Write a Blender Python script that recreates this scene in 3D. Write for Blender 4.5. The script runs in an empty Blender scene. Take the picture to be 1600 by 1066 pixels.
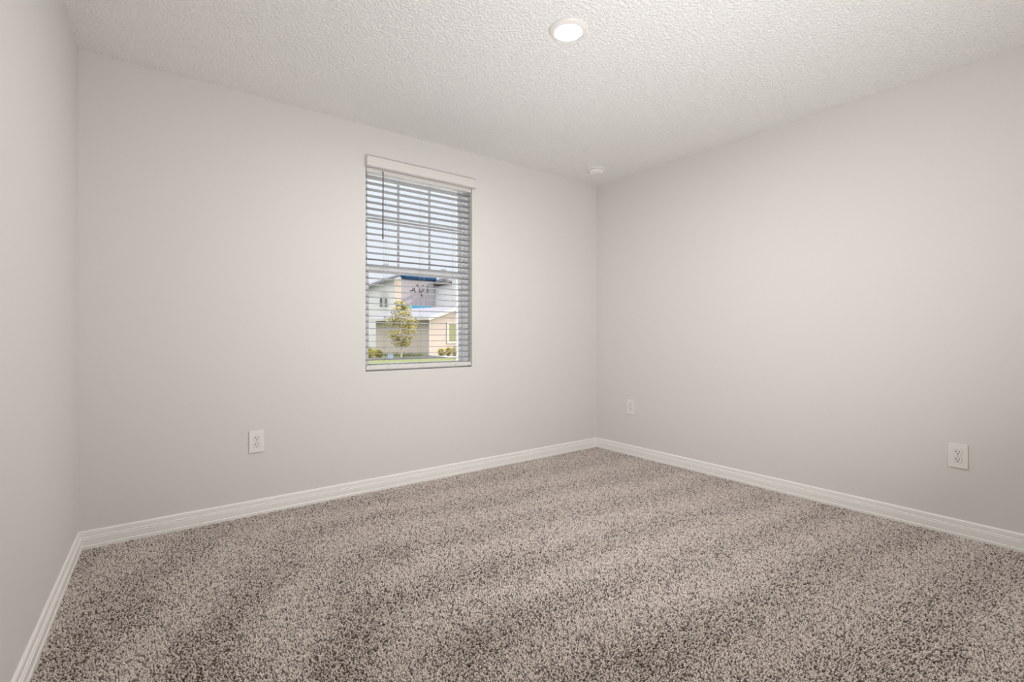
import bpy, bmesh, math, random
import numpy as np
from mathutils import Vector, Matrix
random.seed(7)
S = bpy.context.scene
COL = S.collection
PI = math.pi

# ------------------------------------------------------------------ camera
cam_d = bpy.data.cameras.new('camera')
cam_d.sensor_width = 36.0
cam_d.lens = 764.09 / 1600 * 36
cam_d.shift_y = -(533 - 522.76) / 1600
cam_d.clip_start = 0.02
cam_d.clip_end = 500
CZ = 1.0486
YAW = math.radians(37.099)
cam = bpy.data.objects.new('camera', cam_d)
COL.objects.link(cam)
cam.location = (0, 0, CZ)
cam.rotation_euler = (PI / 2, 0, -YAW)
S.camera = cam

# ------------------------------------------------------------------ sky, sun, exposure
S.view_settings.view_transform = 'Standard'
S.view_settings.look = 'None'
S.view_settings.gamma = 1
S.view_settings.use_curve_mapping = False
S.view_settings.exposure = 0.0
S.cycles.max_bounces = 16
S.cycles.diffuse_bounces = 12
S.cycles.transparent_max_bounces = 24
S.cycles.sample_clamp_indirect = 8

w = bpy.data.worlds.new('daylight_sky')
S.world = w
w.use_nodes = True
wn, wl = w.node_tree.nodes, w.node_tree.links
wn.clear()
wo = wn.new('ShaderNodeOutputWorld')
wb = wn.new('ShaderNodeBackground')
tc = wn.new('ShaderNodeTexCoord')
sx = wn.new('ShaderNodeSeparateXYZ')
rp = wn.new('ShaderNodeValToRGB')
rp.color_ramp.elements[0].position = 0.0
rp.color_ramp.elements[0].color = (0.80, 0.82, 0.90, 1)
rp.color_ramp.elements[1].position = 1.0          # bright thin overcast towards the zenith
rp.color_ramp.elements[1].color = (6.5, 6.4, 6.6, 1)
_e = rp.color_ramp.elements.new(0.36)
_e.color = (0.84, 0.88, 0.98, 1)
_e = rp.color_ramp.elements.new(0.62)
_e.color = (3.0, 3.0, 3.1, 1)
wl.new(tc.outputs['Generated'], sx.inputs[0])
wl.new(sx.outputs['Z'], rp.inputs[0])
wl.new(rp.outputs[0], wb.inputs[0])
wb.inputs[1].default_value = 1.1
wl.new(wb.outputs[0], wo.inputs[0])

sun_d = bpy.data.lights.new('sun', 'SUN')
sun_d.energy = 3.5
sun_d.color = (1.0, 0.86, 0.66)
sun_d.angle = math.radians(0.6)
sun = bpy.data.objects.new('sun', sun_d)
COL.objects.link(sun)
sun.location = (20, -12, 12)
sun.rotation_euler = (Vector((0, 0, 0)) - Vector((0.80, -0.52, 0.42))).to_track_quat('-Z', 'Y').to_euler()

LAMP_POWER = 690.0      # radiance of the room's ceiling lamp lens

# added fill lamp, out of view by the near wall, aimed at the ceiling
fl_d = bpy.data.lights.new('bounce_fill', 'AREA')
fl_d.shape = 'DISK'
fl_d.size = 0.30
fl_d.energy = 26.5
fl_d.color = (0.97, 0.985, 1.0)
fl_d.spread = math.radians(140)
fill_lamp = bpy.data.objects.new('bounce_fill', fl_d)
COL.objects.link(fill_lamp)
fill_lamp.location = (1.15, 0.08, 0.6)
fill_lamp.rotation_euler = (Vector((2.0, 2.2, 2.44)) - Vector(fill_lamp.location)).to_track_quat('-Z', 'Y').to_euler()

# ------------------------------------------------------------------ materials
def mat(name, col, rough=0.6, metal=0.0, spec=0.3):
    m = bpy.data.materials.new(name)
    m.use_nodes = True
    b = m.node_tree.nodes['Principled BSDF']
    b.inputs['Base Color'].default_value = (*col, 1)
    b.inputs['Roughness'].default_value = rough
    b.inputs['Metallic'].default_value = metal
    b.inputs['Specular IOR Level'].default_value = spec
    return m

def srgb(r, g, b):
    f = lambda c: (c / 255 / 12.92) if c <= 10.3 else ((c / 255 + 0.055) / 1.055) ** 2.4
    return (f(r), f(g), f(b))

def bumped(name, col, rough, scale, strength, dist, detail=2.0, spec=0.2, var=0.0):
    """paint with a noise texture relief"""
    m = mat(name, col, rough, 0, spec)
    n, l = m.node_tree.nodes, m.node_tree.links
    b = n['Principled BSDF']
    t = n.new('ShaderNodeTexCoord')
    no = n.new('ShaderNodeTexNoise')
    no.inputs['Scale'].default_value = scale
    no.inputs['Detail'].default_value = detail
    l.new(t.outputs['Object'], no.inputs['Vector'])
    bp = n.new('ShaderNodeBump')
    bp.inputs['Strength'].default_value = strength
    bp.inputs['Distance'].default_value = dist
    l.new(no.outputs['Fac'], bp.inputs['Height'])
    l.new(bp.outputs[0], b.inputs['Normal'])
    if var:
        mx = n.new('ShaderNodeMixRGB')
        mx.blend_type = 'MULTIPLY'
        mx.inputs[0].default_value = var
        mx.inputs[1].default_value = (*col, 1)
        l.new(no.outputs['Color'], mx.inputs[2])
        l.new(mx.outputs[0], b.inputs['Base Color'])
    return m

def ceiling_mat():
    m = mat('ceiling_texture', (0.895, 0.885, 0.870), 0.9, 0, 0.1)
    n, l = m.node_tree.nodes, m.node_tree.links
    b = n['Principled BSDF']
    t = n.new('ShaderNodeTexCoord')
    a = n.new('ShaderNodeTexNoise')
    a.inputs['Scale'].default_value = 75
    a.inputs['Detail'].default_value = 3
    r = n.new('ShaderNodeValToRGB')
    r.color_ramp.elements[0].position = 0.42
    r.color_ramp.elements[1].position = 0.62
    l.new(t.outputs['Object'], a.inputs['Vector'])
    l.new(a.outputs['Fac'], r.inputs[0])
    bp = n.new('ShaderNodeBump')
    bp.inputs['Strength'].default_value = 1.0
    bp.inputs['Distance'].default_value = 0.0034
    l.new(r.outputs[0], bp.inputs['Height'])
    l.new(bp.outputs[0], b.inputs['Normal'])
    return m

def carpet_mat():
    """twist pile yarns: each tuft carries its own shade from dark brown to pale beige"""
    m = mat('speckled_carpet', (0.4, 0.35, 0.32), 1.0, 0, 0.0)
    n, l = m.node_tree.nodes, m.node_tree.links
    b = n['Principled BSDF']
    a = n.new('ShaderNodeAttribute')
    a.attribute_name = 'shade'
    r = n.new('ShaderNodeValToRGB')
    e = r.color_ramp.elements
    e[0].position = 0.0
    e[0].color = (0.13, 0.103, 0.086, 1)
    e[1].position = 1.0
    e[1].color = (0.80, 0.73, 0.685, 1)
    x = e.new(0.22)
    x.color = (0.27, 0.225, 0.197, 1)
    x = e.new(0.45)
    x.color = (0.62, 0.55, 0.51, 1)
    l.new(a.outputs['Fac'], r.inputs[0])
    l.new(r.outputs[0], b.inputs['Base Color'])
    return m

def glass_mat():
    m = bpy.data.materials.new('window_glass')
    m.use_nodes = True
    n, l = m.node_tree.nodes, m.node_tree.links
    n.clear()
    o = n.new('ShaderNodeOutputMaterial')
    tr = n.new('ShaderNodeBsdfTransparent')
    tr.inputs[0].default_value = (0.97, 0.985, 0.98, 1)
    gl = n.new('ShaderNodeBsdfGlossy')
    gl.inputs['Roughness'].default_value = 0.02
    fr = n.new('ShaderNodeFresnel')
    fr.inputs[0].default_value = 1.25
    mx = n.new('ShaderNodeMixShader')
    l.new(fr.outputs[0], mx.inputs[0])
    l.new(tr.outputs[0], mx.inputs[1])
    l.new(gl.outputs[0], mx.inputs[2])
    l.new(mx.outputs[0], o.inputs[0])
    return m

def emit_mat(name, col, power):
    m = bpy.data.materials.new(name)
    m.use_nodes = True
    n, l = m.node_tree.nodes, m.node_tree.links
    n.clear()
    o = n.new('ShaderNodeOutputMaterial')
    e = n.new('ShaderNodeEmission')
    e.inputs[0].default_value = (*col, 1)
    e.inputs[1].default_value = power
    l.new(e.outputs[0], o.inputs[0])
    return m

def leaf_mat(name, stops):
    """every leaf picks its own colour"""
    m = mat(name, stops[0][1], 0.7, 0, 0.2)
    n, l = m.node_tree.nodes, m.node_tree.links
    g = n.new('ShaderNodeNewGeometry')
    rr = n.new('ShaderNodeValToRGB')
    e = rr.color_ramp.elements
    e[0].position, e[1].position = stops[0][0], stops[-1][0]
    e[0].color, e[1].color = (*stops[0][1], 1), (*stops[-1][1], 1)
    for p, c in stops[1:-1]:
        e.new(p).color = (*c, 1)
    l.new(g.outputs['Random Per Island'], rr.inputs[0])
    l.new(rr.outputs[0], n['Principled BSDF'].inputs['Base Color'])
    return m

WALL_C = (0.728, 0.711, 0.690)
M = dict(
    wall=bumped('wall_paint', WALL_C, 0.75, 140, 0.12, 0.001, 2, 0.15),
    ceiling=ceiling_mat(),
    carpet=carpet_mat(),
    backing=mat('carpet_backing', (0.28, 0.24, 0.21), 1.0, 0, 0.0),
    trim=mat('white_trim_paint', (0.88, 0.87, 0.85), 0.35, 0, 0.4),
    plastic=mat('white_plastic', (0.82, 0.80, 0.77), 0.35, 0, 0.4),
    slot=mat('outlet_slot_dark', (0.03, 0.028, 0.025), 0.8),
    gap_shade=mat('outlet_gap_shade', (0.30, 0.29, 0.28), 0.8),  # grey rim painted as the shade in the gap round each receptacle
    screw=mat('painted_screw', (0.62, 0.60, 0.57), 0.4, 0.2),
    vinyl=mat('white_vinyl', (0.90, 0.905, 0.91), 0.4, 0, 0.4),
    glass=glass_mat(),
    valance=mat('blind_valance', (0.74, 0.725, 0.69), 0.45, 0, 0.3),
    slat=mat('blind_slat_backlit', (0.32, 0.325, 0.345), 0.45, 0, 0.3),  # white slats greyed, their backlit shade put into the colour
    rail=mat('blind_bottom_rail', (0.74, 0.72, 0.70), 0.45, 0, 0.3),
    wand=mat('tilt_wand_brown_backlit', (0.14, 0.11, 0.11), 0.3, 0, 0.4),  # brown-grey wand, darkness of the backlight put into its colour
    cord=mat('blind_cord', (0.6, 0.6, 0.58), 0.8),
    ring=mat('lamp_ring', (0.80, 0.77, 0.73), 0.4, 0, 0.3),
    lens=emit_mat('lamp_lens_lit', (1.0, 0.97, 0.93), LAMP_POWER),
    smoke=mat('smoke_detector_white', (0.82, 0.82, 0.79), 0.45),
    vent=mat('detector_vent_dark', (0.25, 0.25, 0.24), 0.7),
    grass=bumped('lawn_grass', (0.20, 0.22, 0.10), 0.95, 6, 0.4, 0.05, 6, 0.1, 0.6),
    asphalt=bumped('road_asphalt', (0.11, 0.105, 0.10), 0.9, 12, 0.3, 0.01, 4, 0.1, 0.3),
    concrete=bumped('driveway_concrete', (0.33, 0.325, 0.32), 0.9, 8, 0.2, 0.01, 4, 0.1, 0.15),
    bounce_slab=bumped('pale_bounce_concrete', (0.68, 0.67, 0.66), 0.9, 8, 0.2, 0.01, 4, 0.1, 0.1),
    stucco=bumped('beige_stucco', (0.485, 0.42, 0.375), 0.9, 30, 0.3, 0.01, 3, 0.1, 0.1),
    stucco_white=bumped('pale_stucco', (0.63, 0.625, 0.63), 0.9, 30, 0.3, 0.01, 3, 0.1, 0.1),
    mauve=bumped('mauve_siding', (0.35, 0.315, 0.345), 0.9, 20, 0.2, 0.01, 3, 0.1, 0.1),
    shingle=bumped('grey_shingle', (0.25, 0.245, 0.28), 0.9, 40, 0.4, 0.02, 3, 0.1, 0.3),
    blue=mat('blue_fascia', (0.006, 0.055, 0.16), 0.5),
    teal=mat('teal_flashing', (0.06, 0.32, 0.50), 0.5),
    house_trim=mat('house_white_trim', (0.50, 0.47, 0.44), 0.6),
    pane_reflection=mat('house_window_reflection', (0.24, 0.24, 0.13), 0.3, 0, 0.4),  # yellow-green reflection painted as the pane colour
    dark_glass=mat('house_window_glass', (0.10, 0.11, 0.13), 0.15, 0, 0.5),
    soffit=mat('brown_soffit_shadow', (0.10, 0.075, 0.06), 0.8),  # brown soffit strip with the under-eave shadow put into its dark colour
    ink=mat('dark_lettering', (0.04, 0.035, 0.05), 0.8),
    bark=mat('pale_bark', (0.50, 0.43, 0.33), 0.9),
    leaf=leaf_mat('tree_leaf', [(0.0, (0.03, 0.035, 0.01)), (0.30, (0.09, 0.085, 0.02)), (0.55, (0.34, 0.28, 0.05)), (1.0, (0.50, 0.42, 0.14))]),
    shrub=leaf_mat('shrub_leaf', [(0.0, (0.05, 0.045, 0.005)), (0.4, (0.20, 0.16, 0.01)), (1.0, (0.42, 0.34, 0.04))]),
    hedge=bumped('dark_hedge_leaf', (0.12, 0.16, 0.04), 0.8, 5, 0.0, 0.01, 3, 0.2, 0.5),
    utility=mat('utility_box_paint', (0.30, 0.38, 0.50), 0.5),
)

# ------------------------------------------------------------------ mesh helpers
def obj(name, bm, m, parent=None, smooth=False):
    me = bpy.data.meshes.new(name)
    bmesh.ops.recalc_face_normals(bm, faces=bm.faces)
    bm.to_mesh(me)
    bm.free()
    if smooth:
        for p in me.polygons:
            p.use_smooth = True
        try:
            me.set_sharp_from_angle(angle=math.radians(35))
        except Exception:
            pass
    o = bpy.data.objects.new(name, me)
    for k in (m if isinstance(m, (list, tuple)) else [m]):
        me.materials.append(k)
    COL.objects.link(o)
    if parent:
        o.parent = parent
    return o

def empty(name, loc=(0, 0, 0), rz=0.0):
    o = bpy.data.objects.new(name, None)
    o.empty_display_size = 0.1
    o.location = loc
    o.rotation_euler = (0, 0, rz)
    COL.objects.link(o)
    return o

def tag(o, label=None, cat=None, group=None, kind=None):
    if label: o['label'] = label
    if cat: o['category'] = cat
    if group: o['group'] = group
    if kind: o['kind'] = kind
    return o

def box(bm, x0, x1, y0, y1, z0, z1, bevel=0.0, seg=2):
    b = bm if not bevel else bmesh.new()
    vs = [b.verts.new((x, y, z)) for x in (x0, x1) for y in (y0, y1) for z in (z0, z1)]
    for f in ((0, 1, 3, 2), (4, 6, 7, 5), (0, 4, 5, 1), (2, 3, 7, 6), (0, 2, 6, 4), (1, 5, 7, 3)):
        b.faces.new([vs[i] for i in f])
    if bevel:
        bmesh.ops.recalc_face_normals(b, faces=b.faces)
        bmesh.ops.bevel(b, geom=list(b.edges), offset=bevel, segments=seg, affect='EDGES', profile=0.5)
        merge(bm, b)
    return bm

def merge(dst, src, mtx=None):
    mp = {}
    for v in src.verts:
        mp[v] = dst.verts.new(mtx @ v.co if mtx else v.co)
    for f in src.faces:
        try:
            dst.faces.new([mp[v] for v in f.verts])
        except ValueError:
            pass
    src.free()

def lathe(bm, prof, seg=48, mtx=None):
    """revolve (r, z) profile around z"""
    rings = []
    for r, z in prof:
        if r < 1e-6:
            rings.append([bm.verts.new((0, 0, z))])
        else:
            rings.append([bm.verts.new((r * math.cos(2 * PI * i / seg), r * math.sin(2 * PI * i / seg), z)) for i in range(seg)])
    for a, b in zip(rings, rings[1:]):
        for i in range(seg):
            j = (i + 1) % seg
            if len(a) == 1 and len(b) == 1: continue
            if len(a) == 1: bm.faces.new((a[0], b[i], b[j]))
            elif len(b) == 1: bm.faces.new((a[i], b[0], a[j]))
            else: bm.faces.new((a[i], b[i], b[j], a[j]))
    if mtx:
        bmesh.ops.transform(bm, matrix=mtx, verts=[v for r in rings for v in r])
    return bm

def tube(bm, pts, r, seg=8):
    pts = [Vector(p) for p in pts]
    rs = r if isinstance(r, (list, tuple)) else [r] * len(pts)
    prev = None
    for k, p in enumerate(pts):
        d = (pts[min(k + 1, len(pts) - 1)] - pts[max(k - 1, 0)]).normalized()
        u = d.orthogonal().normalized() if prev is None else (prev - d * prev.dot(d)).normalized()
        prev = u
        v = d.cross(u)
        ring = [bm.verts.new(p + (u * math.cos(2 * PI * i / seg) + v * math.sin(2 * PI * i / seg)) * rs[k]) for i in range(seg)]
        if k:
            for i in range(seg):
                bm.faces.new((last[i], last[(i + 1) % seg], ring[(i + 1) % seg], ring[i]))
        else:
            bm.faces.new(ring)
        last = ring
    bm.faces.new(last)
    return bm

def sweep(bm, prof, start, end):
    """sweep a closed 2D profile between two mappings (t, z) -> point (for mitred ends)"""
    a = [bm.verts.new(start(t, z)) for t, z in prof]
    b = [bm.verts.new(end(t, z)) for t, z in prof]
    n = len(prof)
    for i in range(n):
        bm.faces.new((a[i], a[(i + 1) % n], b[(i + 1) % n], b[i]))
    bm.faces.new(a)
    bm.faces.new(b)
    return bm

def slab(bm, pts, up):
    """a polygon given thickness along the vector up"""
    up = Vector(up)
    a = [bm.verts.new(p) for p in pts]
    b = [bm.verts.new(Vector(p) + up) for p in pts]
    n = len(pts)
    for i in range(n):
        bm.faces.new((a[i], a[(i + 1) % n], b[(i + 1) % n], b[i]))
    bm.faces.new(a)
    bm.faces.new(b)
    return bm

# ------------------------------------------------------------------ room shell
DB, DR, DL, H = 3.1794, 3.3978, 0.2494, 2.44
TAN = 0.03314                                  # the left wall is a little out of square
YN = -0.05                                     # room face of the near wall
xl = lambda y: -DL - (DB - y) * TAN
OX0, OX1, OZ0, OZ1 = 1.186, 2.020, 0.800, 2.172  # window opening
WT = 0.20
FZ = -0.010                                    # carpet backing; the pile stands up to about z = 0

bm = bmesh.new()
box(bm, -0.75, 3.75, YN - 1.75, DB + WT, -0.10, FZ)
fl = obj('floor', bm, M['backing'])
tag(fl, kind='structure')
bm = bmesh.new()
box(bm, -0.75, 3.75, YN - 1.75, DB + WT, H, H + 0.12)
tag(obj('ceiling', bm, M['ceiling']), kind='structure')

# back wall with the window opening
bm = bmesh.new()
xs, zs = [-DL - 0.12, OX0, OX1, DR + 0.12], [FZ, OZ0, OZ1, H]
F = {(i, j, k): bm.verts.new((xs[i], DB + (WT if k else 0), zs[j])) for i in range(4) for j in range(4) for k in (0, 1)}
for k in (0, 1):
    for i in range(3):
        for j in range(3):
            if (i, j) == (1, 1): continue
            bm.faces.new([F[(i, j, k)], F[(i + 1, j, k)], F[(i + 1, j + 1, k)], F[(i, j + 1, k)]])
ring = [(1, 1), (2, 1), (2, 2), (1, 2)]
for a in range(4):
    p, q = ring[a], ring[(a + 1) % 4]
    bm.faces.new([F[(*p, 0)], F[(*q, 0)], F[(*q, 1)], F[(*p, 1)]])
outer = [(0, 0), (1, 0), (2, 0), (3, 0), (3, 1), (3, 2), (3, 3), (2, 3), (1, 3), (0, 3), (0, 2), (0, 1)]
for a in range(12):
    p, q = outer[a], outer[(a + 1) % 12]
    bm.faces.new([F[(*p, 0)], F[(*q, 0)], F[(*q, 1)], F[(*p, 1)]])
bmesh.ops.recalc_face_normals(bm, faces=bm.faces)
ed = []
for a in range(4):
    p, q = F[(*ring[a], 0)], F[(*ring[(a + 1) % 4], 0)]
    ed += [e for e in p.link_edges if e.other_vert(p) is q]
bmesh.ops.bevel(bm, geom=ed, offset=0.004, segments=3, affect='EDGES', profile=0.5)
tag(obj('wall_back', bm, M['wall']), kind='structure')

bm = bmesh.new()
box(bm, DR, DR + 0.12, YN - 0.12, DB, FZ, H)
tag(obj('wall_right', bm, M['wall']), kind='structure')
bm = bmesh.new()
slab(bm, [(xl(DB), DB, FZ), (xl(YN - 0.12), YN - 0.12, FZ), (xl(YN - 0.12) - 0.12, YN - 0.12, FZ), (xl(DB) - 0.12, DB, FZ)], (0, 0, H - FZ))
tag(obj('wall_left', bm, M['wall']), kind='structure')
# near wall, behind the camera, with the doorway the camera stands in
DX0, DX1, DZ = -0.27, 0.60, 2.05
bm = bmesh.new()
box(bm, xl(YN), DX0, YN - 0.12, YN, FZ, H)
box(bm, DX1, DR, YN - 0.12, YN, FZ, H)
box(bm, DX0, DX1, YN - 0.12, YN, DZ, H)
tag(obj('wall_near', bm, M['wall']), kind='structure')
# hallway beyond the doorway
bm = bmesh.new()
box(bm, -0.75, 3.75, YN - 1.75, YN - 1.63, FZ, H)
tag(obj('wall_hall', bm, M['wall']), kind='structure')
bm = bmesh.new()
box(bm, -0.75, -0.63, YN - 1.63, YN - 0.12, FZ, H)
tag(obj('wall_hall_left', bm, M['wall']), kind='structure')
bm = bmesh.new()
box(bm, 3.63, 3.75, YN - 1.63, YN - 0.12, FZ, H)
tag(obj('wall_hall_right', bm, M['wall']), kind='structure')

# baseboards (moulded profile, mitred in the corners)
BP = [(0, -0.010), (0.0160, -0.010), (0.0160, 0.012), (0.0130, 0.0155), (0.0140, 0.018), (0.0140, 0.0455), (0.0095, 0.0480), (0.0120, 0.0505),
      (0.0120, 0.0545), (0.0065, 0.0575), (0.0090, 0.0605), (0.0085, 0.0770), (0.0065, 0.0815), (0.0030, 0.0840), (0, 0.0840)]
bm = bmesh.new()
sweep(bm, BP, lambda t, z: (xl(DB - t) + t, DB - t, z), lambda t, z: (DR - t, DB - t, z))
tag(obj('baseboard_back', bm, M['trim']), kind='structure')
bm = bmesh.new()
sweep(bm, BP, lambda t, z: (DR - t, DB - t, z), lambda t, z: (DR - t, YN + t, z))
tag(obj('baseboard_right', bm, M['trim']), kind='structure')
bm = bmesh.new()
sweep(bm, BP, lambda t, z: (xl(DB - t) + t, DB - t, z), lambda t, z: (xl(YN) + t, YN, z))
tag(obj('baseboard_left', bm, M['trim']), kind='structure')
bm = bmesh.new()
sweep(bm, BP, lambda t, z: (DX1 + 0.07, YN + t, z), lambda t, z: (DR - t, YN + t, z))
tag(obj('baseboard_near', bm, M['trim']), kind='structure')
# doorway casing
bm = bmesh.new()
box(bm, DX1, DX1 + 0.06, YN, YN + 0.014, FZ, DZ + 0.06, 0.003)
box(bm, DX0, DX1, YN, YN + 0.014, DZ, DZ + 0.06, 0.003)
tag(obj('trim_1', bm, M['trim']), kind='structure')

# carpet pile: short twisted tufts, leaning the way the vacuum left them
def carpet_pile():
    rng = np.random.default_rng(11)
    sp = 0.0060
    gx = np.arange(-0.36, DR - 0.008, sp)
    gy = np.arange(YN, DB - 0.010, sp * 0.9)
    X, Y = np.meshgrid(gx, gy)
    X = X + (np.arange(len(gy)) % 2)[:, None] * sp * 0.5
    X = (X + rng.uniform(-0.45, 0.45, X.shape) * sp).ravel()
    Y = (Y + rng.uniform(-0.45, 0.45, Y.shape) * sp).ravel()
    k = (X > xl(Y) + 0.014) & (X < DR - 0.014) & (Y < DB - 0.014)
    X, Y = X[k], Y[k]
    N = len(X)
    # nap: wandering bands along the back wall, finer fingers at the left
    def wob(x, y, f, s):
        r = np.random.default_rng(s)
        o = 0
        for i in range(5):
            a, b, c = r.uniform(-1, 1, 3)
            o = o + np.sin(f * (a * x + b * y) * (1 + 0.6 * i) + 6 * c) / (1 + 0.5 * i)
        return o
    w1 = wob(X, Y, 2.3, 3)
    w2 = wob(X, Y, 9.0, 8)
    nap = np.sin(2 * np.pi * (Y + 0.10 * X) / 0.40 + 0.55 * w1 + 0.25 * w2)
    fing = np.sin(2 * np.pi * (X - 0.45 * Y) / 0.5 + 0.8 * w1 + 0.4 * w2)
    mixl = 1 / (1 + np.exp(-(0.75 - X + 0.12 * w1) / 0.12))
    nap = np.tanh(1.6 * (nap * (1 - mixl) + fing * mixl))
    # lean: tufts lie towards the back wall or towards the door
    lx = 0.0022 * rng.normal(size=N)
    ly = 0.0022 * rng.normal(size=N) + 0.0024 * nap
    h = rng.uniform(0.0080, 0.0115, N)
    ring = 4
    rot = rng.uniform(0, 2 * np.pi, N)
    r1 = rng.uniform(0.0029, 0.0039, N)
    V = np.zeros((N, 2 * ring + 1, 3))
    for i in range(ring):
        a = rot + 2 * np.pi * i / ring
        V[:, i, 0] = X + 0.0022 * np.cos(a)
        V[:, i, 1] = Y + 0.0022 * np.sin(a)
        V[:, i, 2] = FZ
        a2 = a + 0.5
        V[:, ring + i, 0] = X + lx * 0.6 + r1 * np.cos(a2)
        V[:, ring + i, 1] = Y + ly * 0.6 + r1 * np.sin(a2)
        V[:, ring + i, 2] = FZ + h * 0.62
    V[:, 2 * ring, 0] = X + lx
    V[:, 2 * ring, 1] = Y + ly
    V[:, 2 * ring, 2] = FZ + h
    nv = 2 * ring + 1
    q = []
    for i in range(ring):
        j = (i + 1) % ring
        q += [(i, j, ring + j), (i, ring + j, ring + i), (ring + i, ring + j, 2 * ring)]
    q = np.array(q, np.int64)
    Fc = (q[None] + (np.arange(N) * nv)[:, None, None]).reshape(-1)
    me = bpy.data.meshes.new('carpet_pile')
    me.vertices.add(N * nv)
    me.vertices.foreach_set('co', V.reshape(-1).astype(np.float32))
    nf = len(Fc) // 3
    me.loops.add(len(Fc))
    me.loops.foreach_set('vertex_index', Fc.astype(np.int32))
    me.polygons.add(nf)
    me.polygons.foreach_set('loop_start', np.arange(0, nf * 3, 3, dtype=np.int32))
    me.polygons.foreach_set('use_smooth', np.ones(nf, bool))
    me.update(calc_edges=True)
    at = me.attributes.new('shade', 'FLOAT', 'POINT')
    sh = np.clip(rng.beta(1.15, 0.95, N) + 0.05 * nap, 0, 1)
    at.data.foreach_set('value', np.repeat(sh, nv).astype(np.float32))
    me.materials.append(M['carpet'])
    o = bpy.data.objects.new('carpet_pile', me)
    COL.objects.link(o)
    tag(o, 'speckled grey beige carpet covering the whole floor', 'carpet', kind='stuff')
carpet_pile()

# ------------------------------------------------------------------ window (vinyl single hung)
win = tag(empty('window_1', (0, DB, 0)), kind='structure')
FY0, FY1 = 0.062, 0.185
FX0, FX1, FZ0, FZ1 = OX0, OX1, OZ0, OZ1
bm = bmesh.new()
fw = 0.030
box(bm, FX0, FX0 + fw, FY0, FY1, FZ0, FZ1, 0.002)
box(bm, FX1 - fw, FX1, FY0, FY1, FZ0, FZ1, 0.002)
box(bm, FX0 + fw, FX1 - fw, FY0, FY1, FZ1 - fw, FZ1, 0.002)
box(bm, FX0 + fw, FX1 - fw, FY0, FY1, FZ0, FZ0 + 0.020, 0.002)
# inner stop ribs of the jambs
for x0, x1 in ((FX0 + fw, FX0 + fw + 0.008), (FX1 - fw - 0.008, FX1 - fw)):
    box(bm, x0, x1, FY0 + 0.012, FY0 + 0.026, FZ0 + 0.02, FZ1 - fw, 0.001)
    box(bm, x0, x1, FY1 - 0.04, FY1 - 0.03, FZ0 + 0.02, FZ1 - fw, 0.001)
obj('window_frame', bm, M['vinyl'], win)
GX0, GX1 = 1.2275, 1.9775
# upper (outer) sash
UY = 0.145
bm = bmesh.new()
box(bm, FX0 + fw, GX0, UY - 0.012, UY + 0.012, 1.49, FZ1 - fw, 0.002)
box(bm, GX1, FX1 - fw, UY - 0.012, UY + 0.012, 1.49, FZ1 - fw, 0.002)
box(bm, GX0, GX1, UY - 0.012, UY + 0.012, 1.49, 1.535, 0.002)
box(bm, GX0, GX1, UY - 0.012, UY + 0.012, FZ1 - fw - 0.012, FZ1 - fw, 0.002)
us = obj('upper_sash', bm, M['vinyl'], win)
bm = bmesh.new()
box(bm, GX0, GX1, UY - 0.002, UY + 0.002, 1.535, FZ1 - fw - 0.012)
obj('glass_pane', bm, M['glass'], us)
bm = bmesh.new()
gw = (GX1 - GX0) / 3
for k in (1, 2):
    x = GX0 + gw * k
    box(bm, x - 0.008, x + 0.008, UY - 0.010, UY - 0.0025, 1.535, FZ1 - fw - 0.012, 0.001)
box(bm, GX0, GX1, UY - 0.0095, UY - 0.0027, 1.853, 1.869, 0.001)
obj('grille', bm, M['vinyl'], us)
# lower (inner) sash
LY = 0.112
bm = bmesh.new()
LX0, LX1 = FX0 + fw, FX1 - fw
box(bm, LX0, LX0 + 0.027, LY - 0.014, LY + 0.014, FZ0 + 0.02, 1.534, 0.002)
box(bm, LX1 - 0.027, LX1, LY - 0.014, LY + 0.014, FZ0 + 0.02, 1.534, 0.002)
box(bm, LX0 + 0.027, LX1 - 0.027, LY - 0.014, LY + 0.014, 1.487, 1.534, 0.002)
box(bm, LX0 + 0.027, LX1 - 0.027, LY - 0.014, LY + 0.014, FZ0 + 0.02, 0.846, 0.002)
ls = obj('lower_sash', bm, M['vinyl'], win)
bm = bmesh.new()
box(bm, LX0 + 0.027, LX1 - 0.027, LY - 0.002, LY + 0.002, 0.846, 1.487)
obj('glass_pane', bm, M['glass'], ls)
for x in (1.372, 1.834):
    bm = bmesh.new()
    box(bm, x - 0.022, x + 0.022, LY - 0.010, LY + 0.012, 1.534, 1.542, 0.002)
    box(bm, x - 0.012, x + 0.016, LY - 0.008, LY + 0.006, 1.542, 1.549, 0.002)
    obj('sash_lock', bm, M['vinyl'], ls)

# ------------------------------------------------------------------ window blind
blind = empty('window_blind', (0, DB, 0))
tag(blind, 'open horizontal slat blind with valance hanging in the window', 'blind')
bm = bmesh.new()
VP = [(-0.001, 2.168), (-0.034, 2.168), (-0.040, 2.172), (-0.040, 2.192), (-0.036, 2.195), (-0.036, 2.207), (-0.040, 2.210),
      (-0.040, 2.226), (-0.034, 2.234), (-0.026, 2.234), (-0.026, 2.180), (-0.001, 2.180)]
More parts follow.
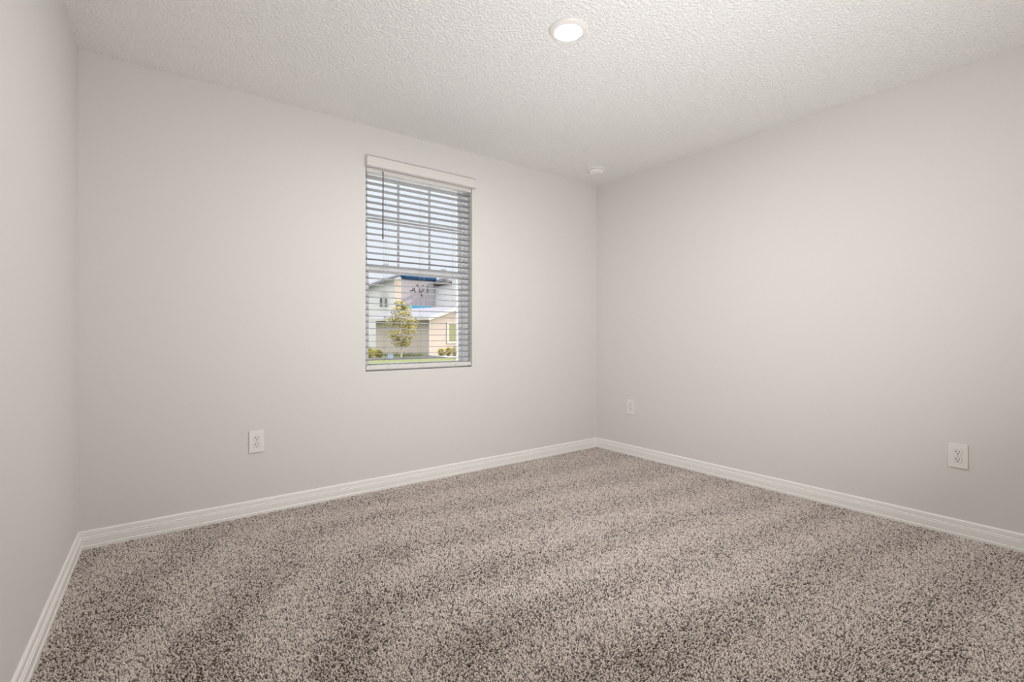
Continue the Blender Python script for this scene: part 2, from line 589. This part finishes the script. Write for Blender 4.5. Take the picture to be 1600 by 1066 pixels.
# moulded front board plus two returns to the wall
FRONT = [(-0.026, 2.166), (-0.034, 2.166), (-0.040, 2.172), (-0.040, 2.192), (-0.037, 2.195), (-0.037, 2.209), (-0.040, 2.212),
         (-0.040, 2.226), (-0.034, 2.233), (-0.026, 2.233)]
sweep(bm, FRONT, lambda t, z: (1.181, t, z), lambda t, z: (2.037, t, z))
box(bm, 1.181, 1.190, -0.026, -0.001, 2.166, 2.233)
box(bm, 2.028, 2.037, -0.026, -0.001, 2.166, 2.233)
obj('valance', bm, M['valance'], blind)
bm = bmesh.new()
box(bm, OX0 + 0.006, OX1 - 0.006, 0.006, 0.056, 2.140, 2.170, 0.002)
obj('headrail', bm, M['rail'], blind)
# slats: slightly crowned, tipped a touch towards the glass
SX0, SX1 = OX0 + 0.006, OX1 - 0.006
bm = bmesh.new()
tilt = math.radians(1.7)
prof = []
n = 6
for i in range(n + 1):
    u = -0.025 + 0.050 * i / n
    prof.append((u, 0.0011 * (1 - (u / 0.025) ** 2) + 0.00145))
for i in range(n, -1, -1):
    u = -0.025 + 0.050 * i / n
    prof.append((u, 0.0011 * (1 - (u / 0.025) ** 2) - 0.00145))
prof = [(u * math.cos(tilt) + z * math.sin(tilt), -u * math.sin(tilt) + z * math.cos(tilt)) for u, z in prof]
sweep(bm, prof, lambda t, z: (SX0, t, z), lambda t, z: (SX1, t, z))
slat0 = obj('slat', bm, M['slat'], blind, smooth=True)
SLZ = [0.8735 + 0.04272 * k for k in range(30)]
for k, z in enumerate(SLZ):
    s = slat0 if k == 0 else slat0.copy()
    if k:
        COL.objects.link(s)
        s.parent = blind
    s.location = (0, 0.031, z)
bm = bmesh.new()
box(bm, SX0, SX1, 0.006, 0.056, 0.812, 0.840, 0.004, 3)
br = obj('bottom_rail', bm, M['rail'], blind)
LADX = (1.3387, 1.6102, 1.8816)
for x in LADX:
    bm = bmesh.new()
    for y in (0.0045, 0.0575):
        tube(bm, [(x - 0.006, y, 0.838), (x - 0.006, y, 2.142)], 0.0007, 5)
        tube(bm, [(x + 0.006, y, 0.838), (x + 0.006, y, 2.142)], 0.0007, 5)
    obj('ladder_cord', bm, M['cord'], blind)
    bm = bmesh.new()
    lathe(bm, [(0, 0.0022), (0.004, 0.002), (0.0055, 0.0), (0.0055, -0.002), (0, -0.002)], 16,
          Matrix.Translation((x, 0.0052, 0.823)) @ Matrix.Rotation(PI / 2, 4, 'X'))
    obj('cord_plug', bm, M['screw'], br)
bm = bmesh.new()
tube(bm, [(1.3025, -0.010, 2.150), (1.3025, -0.009, 2.12), (1.3018, -0.006, 1.715)], 0.0038, 6)
tube(bm, [(1.3018, -0.006, 1.730), (1.3018, -0.006, 1.700), (1.3018, -0.006, 1.694)], [0.0038, 0.0055, 0.003], 8)
wd = obj('tilt_wand', bm, M['wand'], blind)
bm = bmesh.new()
tube(bm, [(1.3025, 0.010, 2.152), (1.3025, -0.004, 2.158), (1.3025, -0.010, 2.148)], 0.0016, 6)
obj('wand_hook', bm, M['screw'], wd)

# ------------------------------------------------------------------ wall outlets
def make_outlet():
    r = empty('wall_outlet')
    bm = bmesh.new()
    box(bm, -0.0405, 0.0405, -0.0065, 0.0, -0.0645, 0.0645, 0.0045, 3)
    obj('cover_plate', bm, M['plastic'], r)
    for s in (1, -1):
        zc = 0.0195 * s
        bm = bmesh.new()
        pr = []
        for i in range(32):                    # duplex face: circle with flattened top and bottom
            a = 2 * PI * i / 32
            pr.append((0.0172 * math.cos(a), max(-0.0138, min(0.0138, 0.0172 * math.sin(a)))))
        slab(bm, [(x, -0.0060, zc + z) for x, z in pr], (0, -0.0026, 0))
        rec = obj('receptacle', bm, M['plastic'], r)
        bm = bmesh.new()
        slab(bm, [(x * 1.05, -0.0058, zc + z * 1.06) for x, z in pr], (0, -0.0011, 0))
        obj('receptacle_gap_shade', bm, M['gap_shade'], rec)
        for x, h in ((-0.0064, 0.0082), (0.0064, 0.0068)):
            bm = bmesh.new()
            box(bm, x - 0.0018, x + 0.0018, -0.0089, -0.0080, zc + 0.0035 - h / 2, zc + 0.0035 + h / 2)
            obj('slot', bm, M['slot'], rec)
        bm = bmesh.new()
        lathe(bm, [(0, 0.0004), (0.0031, 0.0004), (0.0031, -0.0004), (0, -0.0004)], 14,
              Matrix.Translation((0, -0.0086, zc - 0.0078)) @ Matrix.Rotation(PI / 2, 4, 'X'))
        obj('ground_hole', bm, M['slot'], rec)
    bm = bmesh.new()
    lathe(bm, [(0, 0.0012), (0.002, 0.001), (0.003, 0.0), (0.003, -0.001), (0, -0.001)], 14,
          Matrix.Translation((0, -0.0068, 0)) @ Matrix.Rotation(PI / 2, 4, 'X'))
    obj('screw', bm, M['screw'], r)
    return r

def copy_tree(o, parent=None):
    c = o.copy()
    COL.objects.link(c)
    if parent:
        c.parent = parent
    for ch in list(o.children):
        copy_tree(ch, c)
    return c

out0 = make_outlet()
spots = [((0.5325, DB, 0.4235), 0, 'white duplex outlet on the back wall to the left of the window'),
         ((DR, 0.6315, 0.4145), -PI / 2, 'white duplex outlet low on the right wall at its near right end'),
         ((DR, 2.7750, 0.4155), -PI / 2, 'white duplex outlet low on the right wall close to the far corner')]
for k, (p, rz, lab) in enumerate(spots):
    o = out0 if k == 0 else copy_tree(out0)
    o.location = p
    o.rotation_euler = (0, 0, rz)
    tag(o, lab, 'outlet', 'duplex outlets on the walls')

# ------------------------------------------------------------------ ceiling lamps, smoke detector
def ceiling_lamp(loc, lens, label):
    r = empty('ceiling_light', loc)
    tag(r, label, 'ceiling light')
    bm = bmesh.new()
    lathe(bm, [(0.0, 0.0), (0.0865, 0.0), (0.0870, -0.003), (0.0850, -0.007), (0.0790, -0.0110), (0.0700, -0.0145), (0.0640, -0.0155), (0.0615, -0.0145),
               (0.0600, -0.0090), (0.0, -0.0080)], 64)
    obj('trim_ring', bm, M['ring'], r, smooth=True)
    bm = bmesh.new()
    lathe(bm, [(0.0, -0.0140), (0.03, -0.0137), (0.050, -0.0128), (0.0585, -0.0115), (0.0590, -0.0105), (0.0, -0.0095)], 64)
    obj('lens', bm, lens, r, smooth=True)
    return r

ceiling_lamp((1.551, 1.625, H), M['lens'], 'round lit flush disc light on the ceiling')

sd = empty('smoke_detector', (3.040, 2.852, H))
tag(sd, 'small round white smoke detector on the ceiling in the far corner', 'smoke detector')
bm = bmesh.new()
lathe(bm, [(0, 0), (0.071, 0), (0.072, -0.004), (0.071, -0.012), (0.068, -0.014), (0, -0.014)], 48)
obj('base_plate', bm, M['smoke'], sd, smooth=True)
bm = bmesh.new()
lathe(bm, [(0, -0.013), (0.060, -0.013), (0.060, -0.018), (0, -0.018)], 48)
obj('vent_gap', bm, M['vent'], sd)
bm = bmesh.new()
lathe(bm, [(0, -0.017), (0.064, -0.017), (0.0645, -0.022), (0.060, -0.034), (0.050, -0.041), (0.030, -0.043), (0.0, -0.0435)], 48)
obj('cover', bm, M['smoke'], sd, smooth=True)

# ------------------------------------------------------------------ outside
GZ = -0.30
bm = bmesh.new()
box(bm, -30, 70, DB + WT + 0.02, 110, GZ - 0.2, GZ)
tag(obj('ground_lawn', bm, M['grass']), kind='structure')
bm = bmesh.new()
box(bm, -5, 9, DB + WT + 0.02, DB + 8.0, GZ, GZ + 0.04)  # unseen slab added to bounce daylight up onto window frame and ceiling
tag(obj('ground_bounce_slab', bm, M['bounce_slab']), kind='structure')
bm = bmesh.new()
slab(bm, [(-30, 25.0, GZ), (70, 25.0, GZ), (70, 27.2, GZ), (-30, 27.2, GZ)], (0, 0, 0.03))
tag(obj('ground_road', bm, M['asphalt']), kind='structure')
bm = bmesh.new()
slab(bm, [(13.4, 20, GZ), (22, 20, GZ), (22, 28.2, GZ), (14.4, 28.2, GZ)], (0, 0, 0.045))
tag(obj('ground_driveway', bm, M['concrete']), kind='structure')

def fr(px, py, D):
    """point at depth D in front of the photographer, from its bearing in the photograph"""
    r = (px - 800) / 764.09 * D
    s, c = math.sin(YAW), math.cos(YAW)
    return Vector((D * s + r * c, D * c - r * s, CZ + (522.76 - py) / 764.09 * D))

def leaf_cloud(bm, cx, cy, cz, rx, ry, rz, n, size, rnd, shell=0.5):
    for _ in range(n):
        while True:
            p = Vector((rnd.uniform(-1, 1), rnd.uniform(-1, 1), rnd.uniform(-1, 1)))
            if shell < p.length < 1: break
        c = Vector((cx + p.x * rx, cy + p.y * ry, cz + p.z * rz))
        a = Vector((rnd.gauss(0, 1), rnd.gauss(0, 1), rnd.gauss(0, 1))).normalized()
        b = a.orthogonal().normalized()
        e = a.cross(b)
        s = size * rnd.uniform(0.6, 1.3)
        v = [bm.verts.new(c + q) for q in (a * s, b * s * 0.45 + e * s * 0.12, -a * s, -b * s * 0.45 + e * s * 0.12)]
        bm.faces.new(v)

# nearer house: single storey wing, sunlit front and shaded side
A = fr(671, 556.3, 31.0)
h1 = empty('house', (A.x, A.y, GZ), math.atan2(0.30, 0.954))
tag(h1, 'beige stucco house with sunlit front and shaded side across the road', 'house')
bm = bmesh.new()
slab(bm, [(0, 0, 0), (5.0, 0, 0), (5.0, 0, 2.40), (2.5, 0, 3.10), (0, 0, 2.40)], (0, 5.2, 0))
wl_ = obj('wall', bm, M['stucco'], h1)
bm = bmesh.new()
box(bm, -0.03, 0.05, -0.03, 0.06, 0, 2.38)
obj('corner_trim', bm, M['house_trim'], h1)
bm = bmesh.new()
slab(bm, [(-0.40, -0.35, 2.30), (2.5, -0.35, 3.112), (5.4, -0.35, 2.30), (5.4, -0.35, 2.42), (2.5, -0.35, 3.24), (-0.40, -0.35, 2.42)], (0, 5.9, 0))
obj('roof', bm, M['shingle'], h1)
bm = bmesh.new()
slab(bm, [(-0.43, -0.40, 2.22), (2.5, -0.40, 3.04), (5.43, -0.40, 2.22), (5.43, -0.40, 2.44), (2.5, -0.40, 3.26), (-0.43, -0.40, 2.44)], (0, 0.048, 0))
box(bm, -0.46, -0.405, -0.40, 5.55, 2.26, 2.43)
obj('fascia', bm, M['house_trim'], h1)
bm = bmesh.new()
box(bm, 1.55, 1.75, -0.06, 0.0, 0.75, 2.15)
box(bm, 1.75, 3.2, -0.06, 0.0, 2.02, 2.15)
box(bm, 1.75, 3.2, -0.06, 0.0, 0.75, 0.88)
wf = obj('window', bm, M['house_trim'], h1)
bm = bmesh.new()
box(bm, 1.75, 3.2, -0.03, 0.0, 0.88, 2.02)
obj('pane', bm, M['pane_reflection'], wf)

# taller house behind it: mauve upper wall between a blue eave and a teal flashing
h2 = empty('house', fr(650, 523, 36.0).xy.to_3d() + Vector((0, 0, GZ)))
tag(h2, 'two storey house with mauve upper wall between blue bands', 'house')
def wallslab(bm, p0, p1, z0, z1, th):
    """upright wall from p0 to p1 with its thickness away from the window"""
    d = Vector((p1.x - p0.x, p1.y - p0.y, 0)).normalized()
    nrm = Vector((p0.x + p1.x, p0.y + p1.y, 0)).normalized()
    slab(bm, [Vector((p0.x, p0.y, z0)) - h2o, Vector((p1.x, p1.y, z0)) - h2o, Vector((p1.x, p1.y, z0)) + nrm * th - h2o, Vector((p0.x, p0.y, z0)) + nrm * th - h2o], (0, 0, z1 - z0))
h2o = Vector(h2.location)
D0, D1 = 38.0, 40.2
pL, pR = fr(627, 523, D0), fr(679, 523, D1)
zf = lambda py, D: CZ + (522.76 - py) / 764.09 * D
bm = bmesh.new(); wallslab(bm, pL, pR, GZ, zf(433, D0), 3.0); mw = obj('upper_wall', bm, M['mauve'], h2)
bm = bmesh.new()
dvec = (pR - pL).normalized(); dvec.z = 0
nv = Vector((dvec.y, -dvec.x, 0)).normalized()
a, b = pL + nv * 0.05, pR + nv * 0.05
a.z = b.z = zf(430.6, D0)
tube(bm, [a - h2o - dvec * 0.06, a - h2o, a - h2o + dvec * 0.15, b - h2o], [0.02, 0.20, 0.26, 0.25], 12)
obj('eave_band', bm, M['blue'], h2)
bm = bmesh.new()
a, b = pL + nv * 0.03 + dvec * 0.1, pR + nv * 0.03 - dvec * 0.35
slab(bm, [Vector((a.x, a.y, zf(481.5, D0))) - h2o, Vector((b.x, b.y, zf(481.5, D0))) - h2o, Vector((b.x, b.y, zf(476, D0))) - h2o, Vector((a.x, a.y, zf(476, D0))) - h2o], nv * 0.06)
obj('flashing', bm, M['teal'], h2)
# the illegible script on the mauve wall, as dark strokes
def stroke(pts, r=0.035):
    bm = bmesh.new()
    q = []
    for px, py in pts:
        t = (px - 627) / 52
        D = D0 + (D1 - D0) * t
        p = fr(px, py, D)
        q.append(p + nv * 0.04 - h2o)
    tube(bm, q, r, 5)
    obj('letter_stroke', bm, M['ink'], h2)
stroke([(640.5, 454.5), (644.5, 454), (645, 448.5), (645, 455)])
stroke([(648, 449), (647, 453), (649, 457)])
stroke([(649.5, 446.5), (652.5, 445.5), (654.5, 449), (655.5, 457)])
stroke([(657.5, 457), (661.5, 452.5)])
stroke([(659, 447), (661.5, 446.5)])
stroke([(668, 447), (667.8, 457)])
stroke([(657, 460), (660, 463.5)])
bm = bmesh.new()
pR2, pR3 = fr(679, 523, 40.4), fr(742, 523, 38.5)
wallslab(bm, pR2, pR3, GZ, zf(444, 39.5), 2.0)
obj('side_wall', bm, M['stucco_white'], h2)
bm = bmesh.new()
a, b, c_ = fr(676, 443.5, 40.2), fr(716, 432, 39.2), fr(752, 421, 38.2)
d_, e_ = fr(690, 437.5, 43), fr(752, 416, 43)
slab(bm, [p - h2o for p in (a, b, c_, e_, d_)], (0, 0, 0.22))
obj('roof', bm, M['shingle'], h2)
bm = bmesh.new()
a, b, c_, d_ = fr(677, 445.0, 40.1), fr(706, 440.0, 39.3), fr(706, 442.5, 39.6), fr(684, 447.0, 40.3)
slab(bm, [p - h2o for p in (a, b, c_, d_)], (0, 0, -0.06))
obj('soffit', bm, M['soffit'], h2)
bm = bmesh.new()
sR = fr(679, 441, 40.4); sR3 = fr(742, 441, 38.5)
wallslab(bm, sR - nv * 0.0, sR3, zf(446, 40), zf(438, 40), 0.5)
obj('gable', bm, M['stucco_white'], h2)

# left house: pale gable end
h3 = empty('house', fr(595, 523, 46.0).xy.to_3d() + Vector((0, 0, GZ)))
tag(h3, 'pale gabled house at the left edge of the view through the window', 'house')
o3 = Vector(h3.location)
def P3(px, py, D): return fr(px, py, D) - o3
bm = bmesh.new()
slab(bm, [P3(548, 556, 46), P3(616, 556, 46), P3(616, 435.5, 46), P3(548, 457, 46)], Vector((3.0, 5.0, 0)))
obj('wall', bm, M['stucco_white'], h3)
bm = bmesh.new()
slab(bm, [P3(616, 556, 46.0), P3(629, 556, 47.5), P3(629, 434, 47.5), P3(616, 437, 46.0)], Vector((0.2, 0.4, 0)))
obj('sunny_wall', bm, M['stucco'], h3)
bm = bmesh.new()
slab(bm, [P3(545, 459.5, 45.6), P3(605, 439, 45.6), P3(632, 430.5, 45.6), P3(632, 430.5, 49), P3(605, 436, 49.5), P3(545, 457, 49.5)], (0, 0, 0.25))
obj('roof', bm, M['shingle'], h3)
for x0, x1 in ((593, 599), (600.5, 606.5)):
    bm = bmesh.new()
    slab(bm, [P3(x0, 479, 45.95), P3(x1, 479, 45.95), P3(x1, 455, 45.95), P3(x0, 455, 45.95)], Vector((0.05, 0.09, 0)))
    f = obj('window', bm, M['house_trim'], h3)
    bm = bmesh.new()
    slab(bm, [P3(x0 + .7, 478, 45.9), P3(x1 - 2, 478, 45.9), P3(x1 - 2, 465, 45.9), P3(x0 + .7, 465, 45.9)], Vector((0.03, 0.05, 0)))
    obj('pane', bm, M['dark_glass'], f)

# young tree on the verge
rnd = random.Random(3)
T = fr(627, 559, 28.3)
tree = empty('young_tree', (T.x, T.y, GZ))
tag(tree, 'young tree with yellow green leaves and a pale thin trunk', 'tree')
bm = bmesh.new()
tube(bm, [(0, 0, 0), (0.02, 0, 0.5), (-0.02, 0.02, 1.3), (0.0, 0, 2.2), (0.02, 0, 2.9)], [0.06, 0.05, 0.045, 0.03, 0.012], 8)
for k in range(14):
    z = 0.7 + k * 0.15
    a = k * 2.4
    L = 0.75 * (1 - abs(z - 1.5) / 2.2)
    tube(bm, [(0, 0, z), (math.cos(a) * L * .6, math.sin(a) * L * .6, z + .2), (math.cos(a) * L, math.sin(a) * L, z + .4)], [0.018, 0.012, 0.005], 5)
obj('trunk', bm, M['bark'], tree)
bm = bmesh.new()
for k in range(16):
    z = 0.75 + 2.35 * k / 15
    rr = 1.05 * math.sin(PI * min(1, (z - 0.35) / 3.1)) ** 0.8
    for q in range(4):
        a = rnd.uniform(0, 2 * PI)
        leaf_cloud(bm, math.cos(a) * rr * .55, math.sin(a) * rr * .55, z, rr * .5, rr * .5, 0.18, 48, 0.062, rnd, 0.2)
obj('crown', bm, M['leaf'], tree)

def shrub(px, py, D, rx, rz, label, m, n=260, name='shrub'):
    p = fr(px, py, D)
    o = empty(name, (p.x, p.y, GZ))
    tag(o, label, 'shrub')
    bm = bmesh.new()
    leaf_cloud(bm, 0, 0, rz * 0.95, rx, rx, rz, n, 0.06, rnd, 0.3)
    obj('foliage', bm, m, o)
    bm = bmesh.new()
    for k in range(4):
        a = k * 1.6
        tube(bm, [(0, 0, 0), (math.cos(a) * rx * .4, math.sin(a) * rx * .4, rz)], [0.025, 0.012], 5)
    obj('stem', bm, M['bark'], o)
    return o

shrub(577, 560, 27.6, 0.34, 0.34, 'yellow shrub at the left edge of the view through the window', M['shrub'], 420)
shrub(591.5, 560.5, 28.2, 0.24, 0.24, 'olive shrub just right of the yellow shrub at the left window edge', M['shrub'], 260)
shrub(690, 557, 30.1, 0.23, 0.26, 'leftmost of the three yellow green shrubs before the sunlit wall', M['shrub'])
shrub(700.5, 557, 29.7, 0.22, 0.32, 'middle of the three yellow green shrubs before the sunlit wall', M['shrub'])
shrub(711, 557, 29.3, 0.23, 0.36, 'rightmost of the three yellow green shrubs before the sunlit wall', M['shrub'])
bm = bmesh.new()
p0, p1 = fr(590, 558, 30.2), fr(664, 557, 30.0)
for k in range(26):
    t = k / 25
    leaf_cloud(bm, p0.x + (p1.x - p0.x) * t, p0.y + (p1.y - p0.y) * t, GZ + 0.10, 0.3, 0.2, 0.18, 40, 0.05, rnd, 0.1)
tag(obj('hedge', bm, M['hedge']), 'low dark green ground cover along the foot of the shaded house wall', 'hedge')

ub = empty('utility_box', fr(610, 562, 26.9).xy.to_3d() + Vector((0, 0, GZ)), -0.4)
tag(ub, 'pale blue utility box on the verge left of the young tree', 'utility box')
bm = bmesh.new()
box(bm, -0.14, 0.14, -0.12, 0.12, 0, 0.26, 0.01)
obj('cabinet', bm, M['utility'], ub)
bm = bmesh.new()
box(bm, -0.155, 0.155, -0.135, 0.135, 0.26, 0.30, 0.01)
obj('lid', bm, M['house_trim'], ub)
